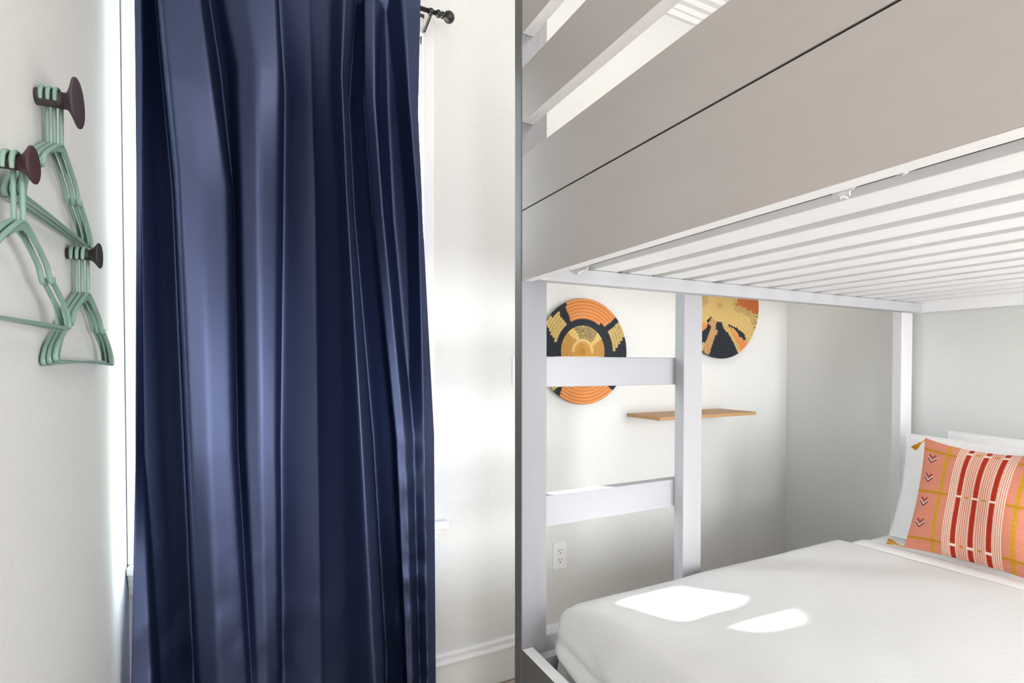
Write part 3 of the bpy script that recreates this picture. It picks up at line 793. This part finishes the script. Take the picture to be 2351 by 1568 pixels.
basket('woven_wall_basket', 'smaller coiled wall basket in orange, black and yellow behind the top ladder rung', 1.421, 1.452, 0.248, 16, pat1, 1)
basket('woven_wall_basket', 'larger straw-coloured wall basket with a black wedge above the wooden shelf', 2.330, 1.718, 0.293, 19, pat2, 2)

# ------------------------------------------------------------ shelf and outlet
sh = obj('wall_shelf', box_bm(-0.3275, 0.3275, -0.232, -0.001, -0.016, 0.0, 0.001), M['shelf'])
sh.location = (2.0275, YF, 1.148)
tag(sh, 'bare light oak floating shelf on the far wall below the baskets', 'shelf')
ol = thing('wall_outlet', 'white double socket outlet plate on the far wall behind the ladder', 'outlet', (1.304, YF, 0.4995))
obj('cover_plate', box_bm(-0.037, 0.037, -0.006, 0.0, -0.0625, 0.0625, 0.002), M['white_plastic'], ol)
for z in (0.0215, -0.0215):
    so = obj('socket', box_bm(-0.0165, 0.0165, -0.0085, -0.0055, z - 0.0165, z + 0.0165, 0.002), M['white_plastic'], ol)
    b = bmesh.new()
    box_bm(-0.0085, -0.0062, -0.0090, -0.0080, z - 0.001, z + 0.0095, bm=b); box_bm(0.0050, 0.0070, -0.0090, -0.0080, z + 0.0005, z + 0.0085, bm=b)
    t_ = lathe_bm([(-0.0090, 0.0028), (-0.0080, 0.0028)], 'Y', 12)
    for v_ in t_.verts: v_.co.z += z - 0.0085
    tm = bpy.data.meshes.new('t'); t_.to_mesh(tm); t_.free(); b.from_mesh(tm); bpy.data.meshes.remove(tm)
    obj('slots', b, M['slot'], so)
for z in (0.052, -0.052):
    b = lathe_bm([(-0.0072, 0.0022), (-0.0058, 0.0026)], 'Y', 12)
    for v_ in b.verts: v_.co.z += z
    obj('screw', b, M['white_plastic'], ol)
sw = thing('light_switch', 'white light switch plate on the far wall just behind the bed post', 'switch', (1.090, YF, 1.360))
obj('cover_plate', box_bm(-0.036, 0.036, -0.007, 0.0, -0.064, 0.064, 0.002), M['white_plastic'], sw)
obj('toggle', box_bm(-0.016, 0.016, -0.010, -0.006, -0.033, 0.033, 0.002), M['white_plastic'], sw)

# ------------------------------------------------------------ hooks and hangers on the near-side wall
HOOKS = [  # Y, Z, disc radius, shaft radius, protrusion, label
    (1.276, 1.886, 0.0455, 0.0150, 0.063, 'large dark brown trumpet knob, highest of the three wall hooks', 3),
    (1.044, 1.690, 0.0280, 0.0110, 0.060, 'reddish brown wall knob lowest to the front, partly cut by the frame edge', 2),
    (1.450, 1.628, 0.0275, 0.0115, 0.059, 'small charcoal wall knob nearest the curtain', 3),
]
def hook(y, z, rd, rs, pr, lab, mk):
    root = thing('wall_hook', lab, 'hook', (XL, y, z), group='round wall knobs')
    obj('shaft', lathe_bm([(0.0, rs * 1.02), (0.004, rs * 1.02), (pr * 0.45, rs * 0.98), (pr * 0.70, rs)], 'X', 40), mk, root, True)
    prof = [(pr * 0.68, rs), (pr * 0.73, rs * 1.04)]
    for k in range(1, 9):
        t = k / 8; prof.append((pr * (0.73 + 0.22 * t), rs * 1.04 + (rd - rs * 1.04) * t ** 1.25))
    prof += [(pr * 0.985, rd), (pr, rd - 0.0015), (pr + 0.0004, rd * 0.5), (pr - 0.0002, 0.001)]
    obj('knob_disc', lathe_bm(prof, 'X', 56), mk, root, True)
for k_, h_ in enumerate(HOOKS): hook(*h_[:6], M['knob%d' % k_])

def make_hanger(lab, group, rs):
    """origin at the shaft axis; local y runs along the wall, x off the wall"""
    root = thing('coat_hanger', lab, 'hanger', group=group)
    a = 0.0192
    za = -a - 0.060                        # apex height
    hookp = [(0, -a, -0.010), (0, -a, 0.0)] + [(0, -a * math.cos(R(t)), a * math.sin(R(t))) for t in (30, 60, 90, 120, 150)] + [(0, a, 0.0), (0, a, -0.020), (0, a, za + 0.030), (0, a, za + 0.012), (0, a, za)]
    b = sweep(smooth_path(hookp, 5), 0.0036, 0.0036, n=12, taper=lambda t: 0.8 + 0.2 * min(1, t * 8))
    obj('hook', b, M['mint'], root, True)
    half = [(0.0, 0.0), (0.020, -0.006), (0.060, -0.028), (0.095, -0.050), (0.106, -0.064), (0.116, -0.078), (0.128, -0.079), (0.142, -0.086), (0.172, -0.104), (0.196, -0.122), (0.208, -0.138), (0.211, -0.147), (0.206, -0.153), (0.195, -0.154), (0.10, -0.153)]
    pts = [(0, a + y, za + z) for y, z in half] + [(0, a, za - 0.153)] + [(0, a - y, za + z) for y, z in half[:0:-1]]
    b = sweep(smooth_path(pts, 4, closed=True), 0.0032, 0.0042, closed=True, n=10)
    obj('body', b, M['mint'], root, True)
    # webs: gusset under the apex, blades along the arms and in the tips
    def plate(nm, poly, t=0.0012):
        b = bmesh.new()
        f = [b.verts.new((-t, a + y, za + z)) for y, z in poly]; g = [b.verts.new((t, a + y, za + z)) for y, z in poly]
        b.faces.new(f); b.faces.new(g[::-1])
        for k in range(len(poly)):
            k2 = (k + 1) % len(poly); b.faces.new((f[k], g[k], g[k2], f[k2]))
        bmesh.ops.recalc_face_normals(b, faces=b.faces[:])
        obj(nm, b, M['mint'], root, False)
    plate('gusset', [(0, -0.001), (0.045, -0.021), (0.060, -0.036), (0.030, -0.021), (0.0, -0.013), (-0.030, -0.021), (-0.060, -0.036), (-0.045, -0.021)])
    for sg in (1, -1):
        plate('tip_web', [(sg * y, z) for y, z in ((0.150, -0.091), (0.172, -0.104), (0.196, -0.122), (0.210, -0.147), (0.202, -0.153), (0.190, -0.150), (0.184, -0.132), (0.166, -0.108))])
        obj('strap_notch', box_bm(-0.0035, 0.0035, a + sg * 0.127 - 0.0035, a + sg * 0.127 + 0.0035, za - 0.080, za - 0.068, 0.0012), M['mint'], root)
    return root
def copy_tree(o, parent=None):
    c = o.copy(); C.objects.link(c)
    if parent is not None: c.parent = parent
    for ch in list(o.children): copy_tree(ch, c)
    return c
pos = {3: ['closest to the wall', 'middle one', 'outermost'], 2: ['inner of two', 'outer of two']}
desc = ['on the large top knob', 'on the reddish brown front knob', 'on the small charcoal knob by the curtain']
for hi, (y, z, rd, rs, pr, lab, n) in enumerate(HOOKS):
    src = None
    xs = ([0.0110, 0.0215, 0.0320], [0.0285, 0.0390], [0.0120, 0.0220, 0.0320])[hi]
    for k in range(n):
        lab_ = 'mint plastic coat hanger, %s %s' % (pos[n][k], desc[hi])
        if src is None:
            src = make_hanger(lab_, 'mint coat hangers on the wall knobs', rs); c = src
        else:
            c = copy_tree(src); c['label'] = lab_
        c.location = (XL + xs[k], y, z - (0.0192 - rs - 0.0042))
        yawz = {0: (0, 0, 0), 1: (-1.0, -1.0), 2: (-1.2, -1.2, -1.2)}[hi][k]
        roll = {0: (0.8, 0.2, -0.6), 1: (0.0, 0.9), 2: (1.2, 0.2, -1.0)}[hi][k]
        c.rotation_euler = (R(roll), 0, R(yawz))

# ------------------------------------------------------------ scraps of clear film left on the bunk rail
def film(lab, loc, rot, w, h, seed):
    nx_, ny_ = 16, 10; V = []; F = []
    for i in range(nx_):
        for j in range(ny_):
            u, v = i / (nx_ - 1), j / (ny_ - 1)
            rag = 0.75 + 0.35 * noise.noise(Vector((u * 5, seed, 0)))
            V.append(((u - 0.5) * w * (1 - 0.35 * v), noise.noise(Vector((u * 4, v * 4, seed))) * 0.014 * v + 0.004 * v, -v * h * rag * math.sin(math.pi * min(1, max(0.06, u)) ) ** 0.6))
    for i in range(nx_ - 1):
        for j in range(ny_ - 1):
            a = i * ny_ + j; F.append((a, a + ny_, a + ny_ + 1, a + 1))
    o = obj('plastic_film_scrap', (V, F), M['film'], None, True)
    sm = o.modifiers.new('t', 'SOLIDIFY'); sm.thickness = 0.0006
    o.location = loc; o.rotation_euler = rot
    tag(o, lab, 'plastic scrap', 'scraps of clear film under the bunk rail')
film('crumpled clear film scrap at the corner where the bunk rail meets the ladder end', (0.800, 1.17, 1.652), (0, 0, R(90)), 0.13, 0.030, 1)
film('larger clear film scrap hanging midway along the underside edge of the grey panel', (0.800, 0.475, 1.652), (0, 0, R(90)), 0.050, 0.026, 5)
film('tiny clear film scrap on the panel edge nearest the camera', (0.800, 0.395, 1.652), (0, 0, R(90)), 0.035, 0.012, 8)
